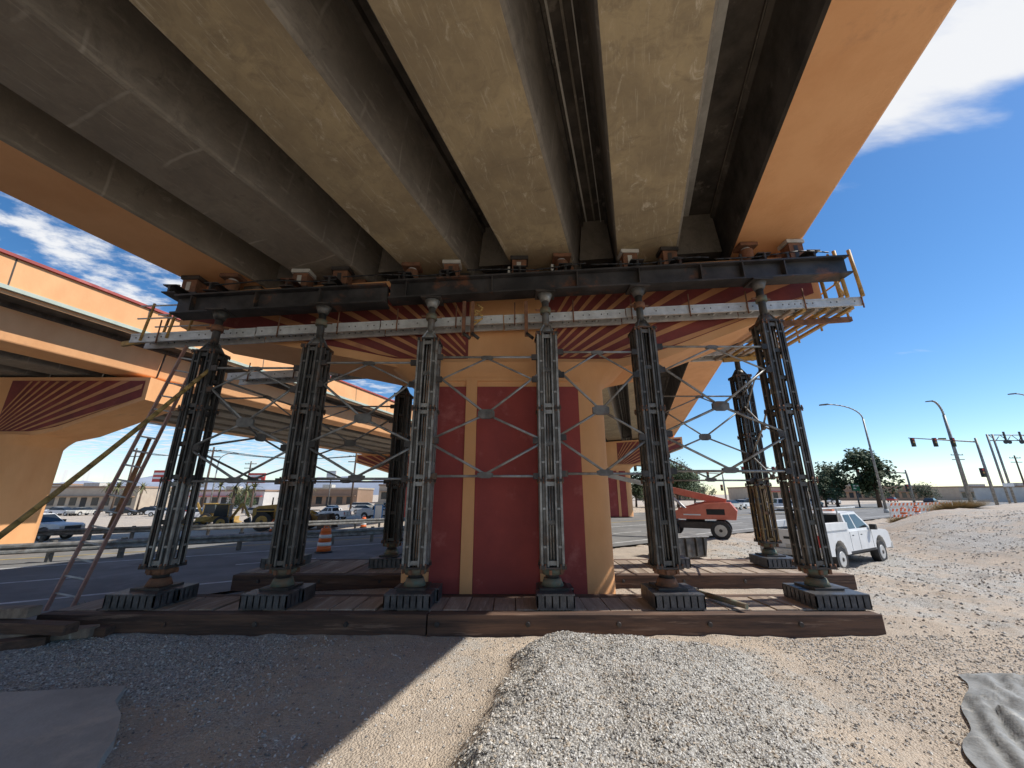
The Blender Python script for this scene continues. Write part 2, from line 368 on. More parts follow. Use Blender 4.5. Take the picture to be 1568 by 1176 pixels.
# ---------------------------------------------------------------- piers
def pier(cx,yf,yb,topz,xl,xr,endl,endr,zt,z0=0.0,hw=1.78):
    mb=MB('bridge_pier'); r=.5
    pts=[]
    for (qx,qy,a0) in ((cx+hw-r,yf+r,-90),(cx+hw-r,yb-r,0),(cx-hw+r,yb-r,90),(cx-hw+r,yf+r,180)):
        for i in range(9):
            t=R(a0+90*i/8); pts.append((qx+r*math.cos(t),qy+r*math.sin(t)))
    n=len(pts)
    def ring(s,z): return [(cx+(x-cx)*s,(yf+yb)/2+(y-(yf+yb)/2)*(1+(s-1)*.25),z) for x,y in pts]
    levels=[(1,z0),(1,topz-.05),(1.03,topz+.02),(1.08,topz+.12),(1.15,topz+.22),(1.24,topz+.33)]
    v=[];f=[]
    for s_,z in levels: v+=ring(s_,z)
    for k in range(len(levels)-1): f+=[(k*n+i,k*n+(i+1)%n,(k+1)*n+(i+1)%n,(k+1)*n+i) for i in range(n)]
    mb.poly(v,f,orange,True)
    zp=topz-.12
    for side,yy in ((-1,yf),(1,yb)):
        for a,c in ((-1.23,-.74),(-.545,.51),(.71,1.24)):
            mb.box(cx+a,cx+c,min(yy,yy+side*.012),max(yy,yy+side*.012),z0,zp,red)
        for a in (-.74,.51):
            mb.box(cx+a+.002,cx+a+.193,min(yy,yy+side*.04),max(yy,yy+side*.04),z0,zp+.1,orange)
        mb.box(cx-1.27,cx+1.28,min(yy,yy+side*.03),max(yy,yy+side*.03),zp+.102,zp+.16,orange)
    ya,yb2=yf+.15,yb-.15
    ztop=lambda x: zt[0]+zt[1]*x
    xl0,xr0=cx-hw-.28,cx+hw+.28
    pl=[(xl,ztop(xl)),(xl,endl),(cx-hw-1.1,topz+.47),(xl0,topz+.30),(cx-hw*.9,topz+.2),(cx+hw*.9,topz+.2),(xr0,topz+.30),(cx+hw+1.1,topz+.47),(xr,endr),(xr,ztop(xr))]
    mb.prism(pl,ya,yb2,orange)
    def zb(x):
        q=[(xl,endl),(cx-hw-1.1,topz+.47),(cx-hw-.28,topz+.3),(cx+hw+.28,topz+.3),(cx+hw+1.1,topz+.47),(xr,endr)]
        for (a,za),(c,zc) in zip(q[:-1],q[1:]):
            if a<=x<=c: return za+(zc-za)*(x-a)/(c-a)
        return 99
    for side,yy in ((-1,ya),(1,yb2)):
        y1=yy+side*.012; y2=yy+side*.03
        for sg in (-1,1):
            xsn=[cx+sg*(.75+(abs((xr if sg>0 else xl)-cx)-.75-.15)*i/16) for i in range(17)]
            top=[(x,y1,ztop(x)-.13) for x in xsn]; bot=[(x,y1,zb(x)+.16) for x in xsn]
            mb.poly(top+bot,[(i,i+1,17+i+1,17+i) for i in range(16)],redc)
        C=(cx,topz-.25)
        for k in range(3,38):
            th=R(k*4.6)
            if abs(th-R(90))<R(28): continue
            dl=R(.8)
            ends=[]
            for t in (th-dl,th+dl):
                rs=[r_ for r_ in np.arange(.9,9,.04) if abs(r_*math.cos(t))>.78 and xl+.17<C[0]+r_*math.cos(t)<xr-.17 and zb(C[0]+r_*math.cos(t))+.17<C[1]+r_*math.sin(t)<ztop(C[0]+r_*math.cos(t))-.14]
                ends.append((min(rs),max(rs)) if len(rs)>3 else None)
            if None in ends: continue
            q=[(C[0]+ends[i][j]*math.cos(t),y2,C[1]+ends[i][j]*math.sin(t)) for i,t in ((0,th-dl),(1,th+dl)) for j in (0,1)]
            mb.poly([q[0],q[1],q[3],q[2]],[(0,1,2,3)],rayc)
    return mb.obj()
pier(-.07,6.6,8.4,3.66,-6.35,6.05,4.78,5.38,(5.92,.069))
pier(-18.8,13.2,15.0,3.35,-26.5,-13.1,4.9,4.95,(5.78,.0),-.2)
pier(8.0,32.2,34.0,3.66,1.8,14.3,4.78,5.38,(5.92-.55,.069))
pier(-10,41.2,43.0,3.35,-16.5,-3.6,4.9,4.95,(5.78,.0),-.9)
zcap=lambda x:5.92+.069*x
mb=MB('bridge_bearing')
for k,(d0,bw) in enumerate(GD1):
    for off in (.28,bw-.28):
        x=bx(d0+off,7.1); mb.box(x-.17,x+.17,6.85,7.3,zcap(x)-.02,zf(d0+off)+.01,rust if k%2 else webd)
mb.obj()
# ---------------------------------------------------------------- timber mats
def mat_(x0,x1,y0,y1,z1,split):
    mb=MB('timber_mat')
    xs_=[x0]+split+[x1]
    for a,c in zip(xs_[:-1],xs_[1:]):
        mb.box(a+.008,c-.008,y0+random.uniform(0,.015),y0+.2,-.05,z1-.012,timb)
        mb.box(a+.01,c-.01,y1-.2,y1,-.05,z1-.012,timb)
    x=x0
    while x<x1-.05:
        w=min(random.uniform(.26,.34),x1-x); mb.box(x+.006,x+w-.006,y0+.205,y1-.205,-.03,z1+random.uniform(-.02,.004),random.choice([plank,plank,plank2])); x+=w
    for a in np.arange(x0+.5,x1,1.15):
        mb.cyl((a,y0-.012,z1*.5),(a,y0+.02,z1*.5),.032,.032,steeld,8)
    return mb.obj(bevel=.008)
mat_(-6.05,4.72,5.5,6.57,.24,[-1.08,])
mat_(-5.3,6.5,8.0,9.9,.24,[.2])
# ---------------------------------------------------------------- shoring towers
btop=lambda x:5.42+.0616*x
def tower(x,y,foot,top,g,g_in,headz=None,ftm=rustg,lowm=None):
    mb=MB('shoring_tower'); z=.245
    def pad(ax,bx_,ay,by_):
        mb.box(ax,bx_,ay,by_,z,z+.022,slot); mb.box(ax,bx_,ay,by_,z+.158,z+.18,slot); mb.box(ax+.03,bx_-.03,ay+.05,by_-.05,z+.02,z+.16,black)
        n=max(2,int((bx_-ax)/.085))
        for i in range(n+1):
            q=ax+(bx_-ax-.018)*i/n; mb.box(q,q+.018,ay,by_,z+.02,z+.16,slot)
        n=max(2,int((by_-ay)/.085))
        for i in range(n+1):
            q=ay+(by_-ay-.018)*i/n; mb.box(ax,bx_,q,q+.018,z+.02,z+.16,slot)
    w=foot
    pad(x-w,x+w,y-.42,y-.10); pad(x-w+.03,x+w+.04,y-.07,y+.28)
    mb.box(x-.2,x+.2,y-.22,y+.2,z+.182,z+.21,steeld)
    zz=z+.21
    mb.cyl((x,y,zz),(x,y,zz+.10),.16,.12,ftm,16); mb.cyl((x,y,zz+.10),(x,y,zz+.19),.10,.10,steeld,14)
    mb.cyl((x,y,zz+.15),(x,y,zz+.23),.15,.17,ftm,12)
    for t in range(6):
        c,s=math.cos(t*1.047+.3),math.sin(t*1.047+.3); mb.box(x+c*.17-.02,x+c*.17+.02,y+s*.17-.02,y+s*.17+.02,zz+.16,zz+.22,rust)
    mb.box(x-.19,x+.19,y-.19,y+.19,zz+.232,zz+.255,steeld)
    z0=zz+.257; segs=[(z0,1.9),(1.905,3.0),(3.005,top)]
    H=.168; W1=.112
    for si,(a,c) in enumerate(segs):
        gg=lowm if (lowm and si==0) else g
        for face in range(4):
            ang=face*math.pi/2; ca,sa=round(math.cos(ang)),round(math.sin(ang))
            def P(u,v_,zq): return (x+u*ca-v_*sa, y+u*sa+v_*ca, zq)
            def bxx(u0,u1,v0,v1,za,zb_,m):
                p=P(u0,v0,0);q=P(u1,v1,0); mb.box(min(p[0],q[0]),max(p[0],q[0]),min(p[1],q[1]),max(p[1],q[1]),za,zb_,m)
            for s_ in (-1,1):
                u0,u1=sorted((s_*H,s_*(H-W1)))
                bxx(u0+.004,u1,-H+.03,-H+.038,a,c,g_in)
                outer=u0+.004 if s_<0 else u1-.034; inner=u1-.022 if s_<0 else u0
                bxx(outer,outer+.030,-H,-H+.03,a+.001,c-.001,gg)
                bxx(inner,inner+.022,-H+.003,-H+.03,a+.001,c-.001,gg)
                bxx((u0+u1)/2-.006,(u0+u1)/2+.006,-H+.012,-H+.03,a+.001,c-.001,g_in)
                q=a+.25
                while q<c-.15:
                    bxx(u0+.03,u1-.03,-H+.006,-H+.03,q,q+.03,gg); q+=.52
            for s_ in (-1,1):
                p=P(s_*.022,-H+.06,0); mb.cyl((p[0],p[1],a),(p[0],p[1],c),.012,.012,gg,6)
            n=max(2,int(round((c-a)/.55)))
            for i in range(n+1):
                q=a+.05+(c-a-.1)*i/n
                bxx(-H+W1,H-W1,-H+.025,-H+.04,q-.03,q+.03,g_in if i not in(0,n) else gg)
        for q in (a,c-.018):
            for s1,s2 in ((-1,-1),(1,-1),(-1,1),(1,1)):
                mb.box(x+s1*.19-(.10 if s1>0 else 0),x+s1*.19+(.10 if s1<0 else 0),y+s2*.19-(.10 if s2>0 else 0),y+s2*.19+(.10 if s2<0 else 0),q,q+.018,steeld)
                for bb in (.175,.11): mb.cyl((x+s1*bb,y+s2*.18,q-.025),(x+s1*bb,y+s2*.18,q+.045),.012,.012,rust,6)
    hz=headz
    mb.box(x-.18,x+.18,y-.18,y+.18,top,top+.025,steeld)
    mb.cyl((x,y,top+.025),(x,y,top+.16),.14,.085,gg,14)
    for q in range(4):
        ca,sa=math.cos(q*1.571+.78),math.sin(q*1.571+.78); mb.beam((x+ca*.17,y+sa*.17,top+.02),(x+ca*.06,y+sa*.06,top+.2),.03,.03,gg)
    mb.cyl((x,y,top+.14),(x,y,hz-.14),.06,.06,g_in,12)
    mid=(top+.16+hz)/2
    mb.cyl((x,y,mid-.06),(x,y,mid+.04),.095,.095,ftm,10); mb.beam((x-.17,y-.02,mid),(x+.17,y+.02,mid),.03,.03,rust)
    mb.cyl((x,y,hz-.16),(x,y,hz-.03),.075,.13,gg,12)
    mb.box(x-.17,x+.17,y-.16,y+.16,hz-.03,hz-.002,steeld)
    return mb.obj()
TX=[-5.05,-3.28,-1.39,.58,2.22,4.37]; TY=6.08
ttop=lambda x:4.25+.057*x
fts=[.33,.31,.31,.25,.33,.36]
ftm=[rust,rustg,rustg,rustg,rust,rustg]
gs=[(galvd,steeld),(galv2,galvd),(galv,galv2),(galv,galv2),(galv2,galvd),(galv2,galvd)]
for i,x in enumerate(TX): tower(x,TY,fts[i],ttop(x),gs[i][0],gs[i][1],btop(x)-.36,ftm[i],galv if i in(0,3) else None)
RX=[-4.85,-2.62,3.35,5.6]; RY=9.05
for i,x in enumerate(RX): tower(x,RY,.33,ttop(x)-.1,galvd,steeld,btop(x)-.36,ftm[i],yelr if i==3 else None)
def brace(p,q,zt_,zb_,name='cross_brace'):
    mb=MB(name); p=Vector((*p,0)); q=Vector((*q,0)); m=(p+q)/2; g=galv
    P=lambda b_,z:(b_.x,b_.y,z)
    zc=(zt_+zb_)/2; dz=(zt_-zb_)
    r=.019
    mb.cyl(P(p,zt_),P(q,zt_),r,r,g,8); mb.cyl(P(p,zb_),P(q,zb_),r,r,g,8)
    for e in (p,q):
        mb.cyl(P(m,zt_-.02),P(e,zt_-dz*.22),r*.8,r*.8,g,8); mb.cyl(P(m,zb_+.03),P(e,zb_+dz*.25),r,r,g,8)
        mb.cyl(P(m,zc),P(e,zt_-dz*.16),r,r,g,8); mb.cyl(P(m,zc),P(e,zb_+dz*.30),r,r,g,8)
        d=(m-e).normalized()
        for z in (zt_,zb_,zt_-dz*.2,zb_+dz*.28): mb.beam(P(e,z),P(e+d*.09,z),.05,.09,steeld)
    d=(q-p).normalized()
    for z,w,h in ((zc,.13,.075),(zt_-.01,.10,.03),(zb_+.015,.12,.045)):
        a=m-d*w; c=m+d*w; n=Vector((-d.y,d.x,0))*.022
        v=[P(a-n,z-h*.6),P(m-d*w*.5-n,z-h),P(m+d*w*.5-n,z-h),P(c-n,z-h*.6),P(c-n,z+h*.6),P(m+d*w*.5-n,z+h),P(m-d*w*.5-n,z+h),P(a-n,z+h*.6)]
        v2=[(x+2*n.x,y+2*n.y,zz) for x,y,zz in v]
        mb.poly(v+v2,[list(range(8)),list(range(8,16))]+[(i,(i+1)%8,8+(i+1)%8,8+i) for i in range(8)],galv2)
    mb.obj()
for a,c in zip(TX[:-1],TX[1:]):
    zz=3.88+.05*(a+c)/2
    brace((a+.17,TY-.14),(c-.17,TY-.14),zz,1.97+.01*(a+c)); 
brace((RX[0]+.17,RY-.14),(RX[1]-.17,RY-.14),3.7,1.97); brace((RX[2]+.17,RY-.14),(RX[3]-.17,RY-.14),3.95,2.0)
brace((TX[0],TY+.17),(RX[0],RY-.17),3.6,1.95); brace((TX[5]+.1,TY+.17),(RX[3]-.1,RY-.17),4.0,2.0); brace((TX[4]+.1,TY+.17),(RX[2]-.1,RY-.17),4.0,2.0)
brace((TX[1]+.0,TY+.17),(RX[0]+.1,RY-.17),3.7,2.0)
# ---------------------------------------------------------------- jacking beams
def ibeam(x0,x1,y,dz=0,h=.36):
    mb=MB('steel_beam')
    for (ya,yb_,za,zb_) in ((y-.15,y+.15,-.03,0),(y-.15,y+.15,-h,-h+.03),(y-.04,y-.02,-h+.03,-.03),(y+.02,y+.04,-h+.03,-.03)):
        v=[(x,yy,btop(x)+dz+z) for x in (x0,x1) for yy,z in ((ya,za),(yb_,za),(yb_,zb_),(ya,zb_))]
        mb.poly(v,[(0,1,2,3),(4,5,6,7),(0,1,5,4),(1,2,6,5),(2,3,7,6),(3,0,4,7)],steelb)
    x=x0+.3
    while x<x1:
        z=btop(x)+dz; 
        mb.box(x-.01,x+.01,y-.14,y-.03,z-h+.02,z-.02,steeld); mb.box(x-.01,x+.01,y+.03,y+.14,z-h+.02,z-.02,steeld); x+=random.choice([.75,1.1,1.5])
    mb.obj()
ibeam(-5.85,-2.2,6.12,-.03); ibeam(-2.15,6.02,6.12,.03); ibeam(-5.2,6.1,9.05)
k_=0
for k,(d0,bw) in enumerate(GD1):
    for off in (.22,bw-.22):
        for Y,Yn in ((6.50,6.02),(8.62,9.1)):
            x=bx(d0+off,Y); zb_=btop(x)+.045; zt_=zf(d0+off)
            mb=MB('hydraulic_jack'); c=[rust,steeld,oxide,rust,tan2,rustg,oxide][(k_*5+k)%7]; k_+=1
            ya,yb_=min(Yn,Y-.14),max(Yn,Y+.14)
            mb.box(x-.12,x+.12,ya,yb_,zb_,zb_+.02,steelb); mb.box(x-.12,x+.12,ya,yb_,zb_+.14,zb_+.16,steelb); mb.box(x-.02,x+.02,ya,yb_,zb_+.02,zb_+.14,steelb)
            zq=zb_+.162
            mb.box(x-.17,x+.17,Y-.13,Y+.13,zq,zq+.05,steeld)
            if k_%3: mb.box(x-.135,x+.135,Y-.12,Y+.12,zq+.052,zt_-.09,c); mb.box(x-.05,x+.03,Y-.125,Y-.12,zq+.08,zt_-.14,pale if k_%4==1 else steeld)
            else:
                mb.cyl((x,Y,zq+.05),(x,Y,zt_-.13),.12,.12,c,14); mb.cyl((x,Y,zt_-.13),(x,Y,zt_-.08),.08,.08,alu,12)
            mb.box(x-.17,x+.17,Y-.14,Y+.13,zt_-.085,zt_-.012,[rust,steeld,pale][k_%3])
            mb.box(x-.22,x-.175,Y-.13,Y-.09,zq,zq+.2,pale if k%3==0 else steeld)
            mb.obj(bevel=.006)
mb=MB('hydraulic_hose')
for s in range(5):
    pts=[]
    x=-5.2+s*2.2
    for i in range(15):
        t=i/14; pts.append((x+t*2.1,5.99+.05*math.sin(t*9+s),btop(x+t*2.1)+.09+.06*math.sin(t*math.pi*2+s)*(1-t)+.03))
    mb.tube(pts,.012,black,6)
mb.obj()
# ---------------------------------------------------------------- access platform
pz=lambda x:4.81+.0547*x
def platform(x0,x1,y0,y1,dz=0):
    mb=MB('work_platform')
    def sl(xa,xb,ya,yb_,za,zb_,m):
        v=[(x,yy,pz(x)+dz+z) for x in (xa,xb) for yy,z in ((ya,za),(yb_,za),(yb_,zb_),(ya,zb_))]
        mb.poly(v,[(0,1,2,3),(4,5,6,7),(0,1,5,4),(1,2,6,5),(2,3,7,6),(3,0,4,7)],m)
    L_=2.2; x=x0
    while x<x1-.1:
        e=min(x+L_,x1); j=random.uniform(-.012,.012)
        for yy in (y0,y1-.04):
            sl(x+.01,e-.01,yy,yy+.04,-.165+j,-.125+j,alu); sl(x+.01,e-.01,yy,yy+.04,-.035+j,.0+j,alu); sl(x+.01,e-.01,yy+.008,yy+.018,-.125+j,-.035+j,alu)
            q=x+.1
            while q<e-.08:
                sl(q,q+.018,yy+.002,yy+.01,-.092+j,-.068+j,galv2); q+=random.choice([.11,.11,.22,.33])
        sl(x+.01,e-.01,y0+.04,y1-.04,-.02+j,-.005+j,plank2)
        q=x+.2
        while q<e: sl(q,q+.04,y0+.04,y1-.04,-.10+j,-.06+j,alu); q+=.3
        x=e
    for x in np.arange(x0+.5,x1,1.05):
        mb.cyl((x,y0-.015,pz(x)+dz-.22),(x,y0-.015,pz(x)+dz+.22),.012,.012,rust,6)
    mb.obj()
platform(-6.75,6.4,6.3,6.62); platform(-6.6,6.3,8.5,8.95,-.05)
mb=MB('guard_railing')
for x,z0,h in ((-6.55,4.4,.62),(-6.1,4.45,.58)):
    for y in (6.3,6.65): mb.cyl((x,y,z0-.1),(x+.08,y,z0+h),.022,.022,yel,8)
for hh in (.3,.55): 
    for y in (6.3,6.65): mb.cyl((-6.7,y,4.42+hh),(-5.7,y,4.46+hh),.015,.015,alu,8)
mb.beam((-6.9,6.35,4.25),(-6.1,6.35,4.4),.05,.08,yel)
mb.obj()
mb=MB('guard_railing')
for x,z0,h in ((6.02,5.1,.95),(6.3,5.12,.95)):
    for y in (6.2,6.62): mb.cyl((x,y,z0),(x-.04,y,z0+h),.03,.03,yel,8)
for hh in (.25,.55,.85):
    mb.cyl((5.85,6.2,5.12+hh),(6.4,6.62,5.12+hh),.02,.02,yel,8); mb.cyl((6.35,6.62,5.12+hh),(6.5,8.9,5.12+hh),.018,.018,yel,8)
for i in range(4):
    y=6.7+i*.65; mb.cyl((6.42,y,4.95),(6.38,y,5.98),.02,.02,yel,8)
for i in range(6):
    mb.beam((5.1+i*.22,6.35,4.92+.01*i),(5.0+i*.22,8.9,4.86),.07,.05,yel if i%2 else plank)
mb.beam((5.0,6.7,4.8),(6.45,6.7,4.9),.07,.09,rust); mb.beam((5.0,8.6,4.75),(6.45,8.6,4.85),.07,.09,yel)
mb.obj()
mb=MB('rigging_strap')
for x in (-.85,-.7,.25):
    mb.box(x-.03,x+.03,6.2,6.24,4.35,5.02,rust); mb.cyl((x,6.2,4.4),(x+.12,6.2,4.3),.03,.03,steeld,8)
pts=[(-.62+.10*math.sin(i*1.3),6.22,4.92-.025*i+.05*math.cos(i*1.7)) for i in range(14)]
mb.tube(pts,.016,yel,6); mb.obj()
# ---------------------------------------------------------------- ladder & hose
mb=MB('extension_ladder')
ladr=M('ladder_fibreglass',(.52,.33,.28),(.42,.22,.18),6,.6)
p0=Vector((-6.78,6.45,.0)); p1=Vector((-5.82,6.6,4.3)); w=Vector((.18,.0,-.03))
for s_ in (-1,1):
    mb.beam(p0+w*s_,p1+w*s_*.85,.022,.06,ladr,up=(0,1,0)); 
for i in range(1,18):
    t=i/18; c=p0.lerp(p1,t); mb.cyl(c-w,c+w,.014,.014,alu,8)
mb.obj()
mb=MB('yellow_hose')
pts=[]
A=Vector((-4.95,5.85,3.5)); B=Vector((-5.6,3.75,.45))
for i in range(25):
    t=i/24; p=A.lerp(B,t); p.z-=.06*math.sin(t*math.pi); pts.append(p)
pts+=[Vector((-5.7,3.5,.2)),Vector((-6.1,3.3,.05)),Vector((-7,3.4,.04))]
mb.tube(pts,.03,hosem,10); mb.tube([A,A+Vector((.03,.1,.15)),A+Vector((-.05,.2,.5))],.028,hosem,8)
mb.obj()
# ---------------------------------------------------------------- foreground odds
mb=MB('concrete_slab_patch')
v=[(-3.47,4.07,.05),(-3.3,3.8,.05),(-3.05,3.6,.045),(-2.8,3.3,.05),(-2.67,3.07,.05),(-2.25,2.5,.05),(-1.9,1.9,.05),(-8,1.2,.05),(-8,3.7,.05),(-6.2,3.75,.04),(-5.2,4.0,.04),(-4.3,3.95,.05)]; n=len(v)
mb.poly(v+[(x,y,-.1) for x,y,z in v],[list(range(n))]+[(i,(i+1)%n,n+(i+1)%n,n+i) for i in range(n)],slabm); mb.obj()
mb=MB('timber_debris')
for i,(x,y,a,l,z) in enumerate([(-6.3,5.35,.08,2.6,.06),(-6.2,5.15,.2,2.2,.07),(-6.0,5.2,-.1,1.7,.19),(-6.6,4.95,.3,1.9,.06),(-5.9,4.95,.5,1.0,.05),(-6.5,5.3,.0,1.3,.3)]):
    dx,dy=math.cos(a)*l/2,math.sin(a)*l/2; mb.beam((x-dx,y-dy,z),(x+dx,y+dy,z+.02*(i%2)),.16,.11,[timb,plank2][i%2])
mb.obj(bevel=.008)
mb=MB('geotextile_fabric'); nx_,ny_=110,110; v=[]
for j in range(ny_):
    for i in range(nx_):
        u,w_=i/109,j/109; x=2.05+u*3.2+2.25*w_+.20*noise.noise((w_*5,2,0)); y=2.1+w_*2.25-u*.35*w_+.16*noise.noise((u*4,1,0))
        q=(x*.8-y*.6); r_=(x*.6+y*.8)
        fold=.13*abs(noise.noise((q*3.2,r_*.7,0)))+.08*abs(noise.noise((q*7,r_*1.6,1)))+.03*abs(noise.noise((q*16,r_*9,1)))
        edge=min(u,1-u,w_,1-w_)
        v.append((x,y,gz(x,y)+.012+fold*min(1,edge*9+.15)))
mb.poly(v,[(j*nx_+i,j*nx_+i+1,(j+1)*nx_+i+1,(j+1)*nx_+i) for j in range(ny_-1) for i in range(nx_-1)],fab,True); mb.obj()
mb=MB('steel_pipe_prop'); mb.cyl((2.75,6.4,.3),(3.05,5.6,.3),.035,.035,rustg,10); mb.cyl((2.72,6.48,.3),(2.76,6.37,.3),.055,.055,steeld,10); mb.obj()
# ---------------------------------------------------------------- vehicles
KV=1/1.3
def wheel(mb,x,y,r,w,hub=alu):
    mb.cyl((x,y-w/2,r),(x,y+w/2,r),r,r,black,20)
    for s_ in (-1,1):
        mb.cyl((x,y+s_*w/2,r),(x,y+s_*(w/2+.012),r),r*.62,r*.58,hub,16); mb.cyl((x,y+s_*(w/2+.012),r),(x,y+s_*(w/2+.03),r),r*.18,r*.15,steeld,8)
def arch(xc,r,z0,n=8,): return [(xc+r*math.cos(R(a)),z0+r*math.sin(R(a))) for a in np.linspace(180,0,n)]
def pickup(x,y,z,yaw,body=white,utility=False,name='pickup_truck',s=1):
    mb=MB(name,TM(x,y,z,yaw,KV*s)); W=.95
    prof=[(-2.75,.55)]+arch(-1.65,.47,.5)+arch(1.75,.47,.5)+[(2.7,.5),(2.78,.72),(2.72,1.05),(2.5,1.14),(1.25,1.20),(-.75,1.20),(-2.75,1.20)]
    mb.prism(prof,-W,W,body)
    mb.box(-2.62,-.85,-W+.1,W-.1,1.201,1.206,black)
    for s_ in (-1,1): mb.box(-2.75,-.78,s_*(W-.05)-.05,s_*(W-.05)+.05,1.2,1.28,body)
    mb.box(-2.75,-2.67,-W,W,1.2,1.28,body)
    cb=[(-.78,1.2,.93),(-.62,1.78,.76),(.55,1.82,.76),(1.3,1.2,.93)]
    v=[(a,-h,b_) for a,b_,h in cb]+[(a,h,b_) for a,b_,h in cb]
    mb.poly(v,[(0,1,2,3),(4,5,6,7),(0,1,5,4),(1,2,6,5),(2,3,7,6)],body)
    for s_ in (-1,1):
        o_=.006*s_
        for a,c,e,f_ in ((-.62,-.05,-.52,-.05),(.03,1.08,.03,.52)):
            mb.poly([(a,s_*.905+o_,1.27),(c,s_*.905+o_,1.27),(f_,s_*.785+o_,1.73),(e,s_*.785+o_,1.73)],[(0,1,2,3)],glass)
        for a in (-.02,-.72,1.12): mb.box(a-.006,a+.006,s_*W-.004,s_*W+.004,.6,1.19,hole)
        mb.box(-.9,1.25,s_*W-.005,s_*W+.005,.50,.58,black)
        for a in (-.55,.15): mb.box(a,a+.14,s_*W-.005,s_*W+.02,1.05,1.08,black)
    mb.poly([(1.25,-.82,1.26),(1.25,.82,1.26),(.63,.7,1.78),(.63,-.7,1.78)],[(0,1,2,3)],glass)
    mb.poly([(-.775,-.8,1.27),(-.775,.8,1.27),(-.645,.7,1.73),(-.645,-.7,1.73)],[(0,1,2,3)],glass)
    for a in (-1.65,1.75):
        for s_ in (-1,1): wheel(mb,a,s_*(W-.13),.39,.25)
    mb.box(-2.9,-2.76,-W,W,.5,.68,alu); mb.box(2.79,2.9,-W,W,.45,.68,alu)
    for s_ in (-1,1):
        mb.box(-2.775,-2.752,s_*(W-.09)-.08,s_*(W-.09)+.08,.8,1.15,redl); mb.box(2.70,2.79,s_*(W-.16)-.13,s_*(W-.16)+.13,.8,.97,pale)
        mb.box(1.0,1.15,s_*(W+.1)-.09,s_*(W+.1)+.09,1.2,1.38,black)
    mb.box(2.775,2.79,-.6,.6,.75,1.0,black); mb.box(-2.0,2.2,-.6,.6,.35,.6,black)
    mb.box(-2.758,-2.753,-.17,.17,.7,.82,pale); mb.box(-2.757,-2.752,-.8,.8,.69,.70,hole); mb.box(-2.757,-2.752,-.2,.2,.98,1.06,black)
    if utility:
        for s_ in (-1,1):
            mb.box(-2.7,-.85,s_*.85-.13,s_*.85+.13,1.281,1.5,body)
            for a in (-2.6,-.95): mb.cyl((a,s_*.8,1.5),(a,s_*.8,1.95),.025,.025,alu,8)
            mb.cyl((-2.65,s_*.8,1.95),(.6,s_*.8,1.97),.025,.025,alu,8)
        for a in (-2.6,-1.8,-.95): mb.cyl((a,-.8,1.96),(a,.8,1.96),.02,.02,alu,8)
        mb.box(-.1,.1,-.35,.35,1.83,1.93,oxide)
    return mb.obj(bevel=.02)
def car(x,y,z,yaw,body):
    mb=MB('parked_car',TM(x,y,z,yaw,KV)); W=.88
    prof=[(-2.2,.45)]+arch(-1.35,.38,.4,6)+arch(1.4,.38,.4,6)+[(2.2,.45),(2.25,.7),(1.2,.95),(-2.0,1.0),(-2.25,.8)]
    mb.prism(prof,-W,W,body)
    cb=[(-1.9,.98,.84),(-1.2,1.45,.66),(.2,1.46,.66),(1.15,.96,.84)]
    v=[(a,-h,b_) for a,b_,h in cb]+[(a,h,b_) for a,b_,h in cb]
    mb.poly(v,[(0,1,2,3),(4,5,6,7),(0,1,5,4),(2,3,7,6)],glass); mb.poly(v,[(1,2,6,5)],body)
    for a in (-1.35,1.4):
        for s_ in (-1,1): wheel(mb,a,s_*(W-.1),.33,.2)
    mb.obj()
def loader(x,y,z,yaw,s=1.0):
    mb=MB('wheel_loader',TM(x,y,z,yaw,KV*s))
    mb.prism([(-3.0,1.0),(-3.05,1.9),(-2.6,2.15),(-.9,2.3),(-.9,1.0),(-1.3,.9),(-2.7,.8)],-.75,.75,loady)
    mb.box(-.9,.5,-.7,.7,.8,1.5,loady)
    for s_ in (-1,1): mb.box(-2.7,-1.2,s_*.752-.004,s_*.752+.004,1.3,1.9,black)
    mb.prism([(-.9,1.5),(-.85,3.1),(.35,3.1),(.55,2.2),(.55,1.5)],-.7,.7,glass)
    mb.box(-1.0,.5,-.78,.78,3.1,3.22,loady)
    for a in (-.9,.38):
        for s_ in (-1,1): mb.beam((a,s_*.72,1.5),(a+(.0),s_*.72,3.1),.09,.09,loady)
    mb.prism([(.5,.7),(.5,1.6),(1.3,1.9),(1.9,1.3),(1.9,.6)],-.45,.45,loady)
    for s_ in (-1,1):
        mb.beam((1.2,s_*.5,1.75),(3.0,s_*.5,.7),.14,.32,loady); mb.cyl((1.3,s_*.3,1.2),(2.6,s_*.3,1.3),.08,.06,alu,8)
    mb.prism([(2.9,.15),(4.0,.12),(3.2,.3),(3.05,.7),(3.15,1.25),(3.5,1.4),(2.95,1.45),(2.75,.8)],-1.35,1.35,steeld)
    for s_ in (-1.33,1.33): mb.prism([(2.9,.15),(4.0,.12),(3.5,1.4),(2.95,1.45)],s_-.03,s_+.03,steeld)
    for a in (-1.9,1.4):
        for s_ in (-1,1): wheel(mb,a,s_*1.05,.82,.6,loady); mb.box(a-.7,a+.7,s_*1.05-.32,s_*1.05+.32,1.66,1.74,loady) 
    mb.cyl((-1.9,.3,2.2),(-1.9,.3,2.9),.07,.06,black,8)
    mb.obj(bevel=.03)
loader(-17.6,32.3,base(-17.6,32.3),R(8),1.1)
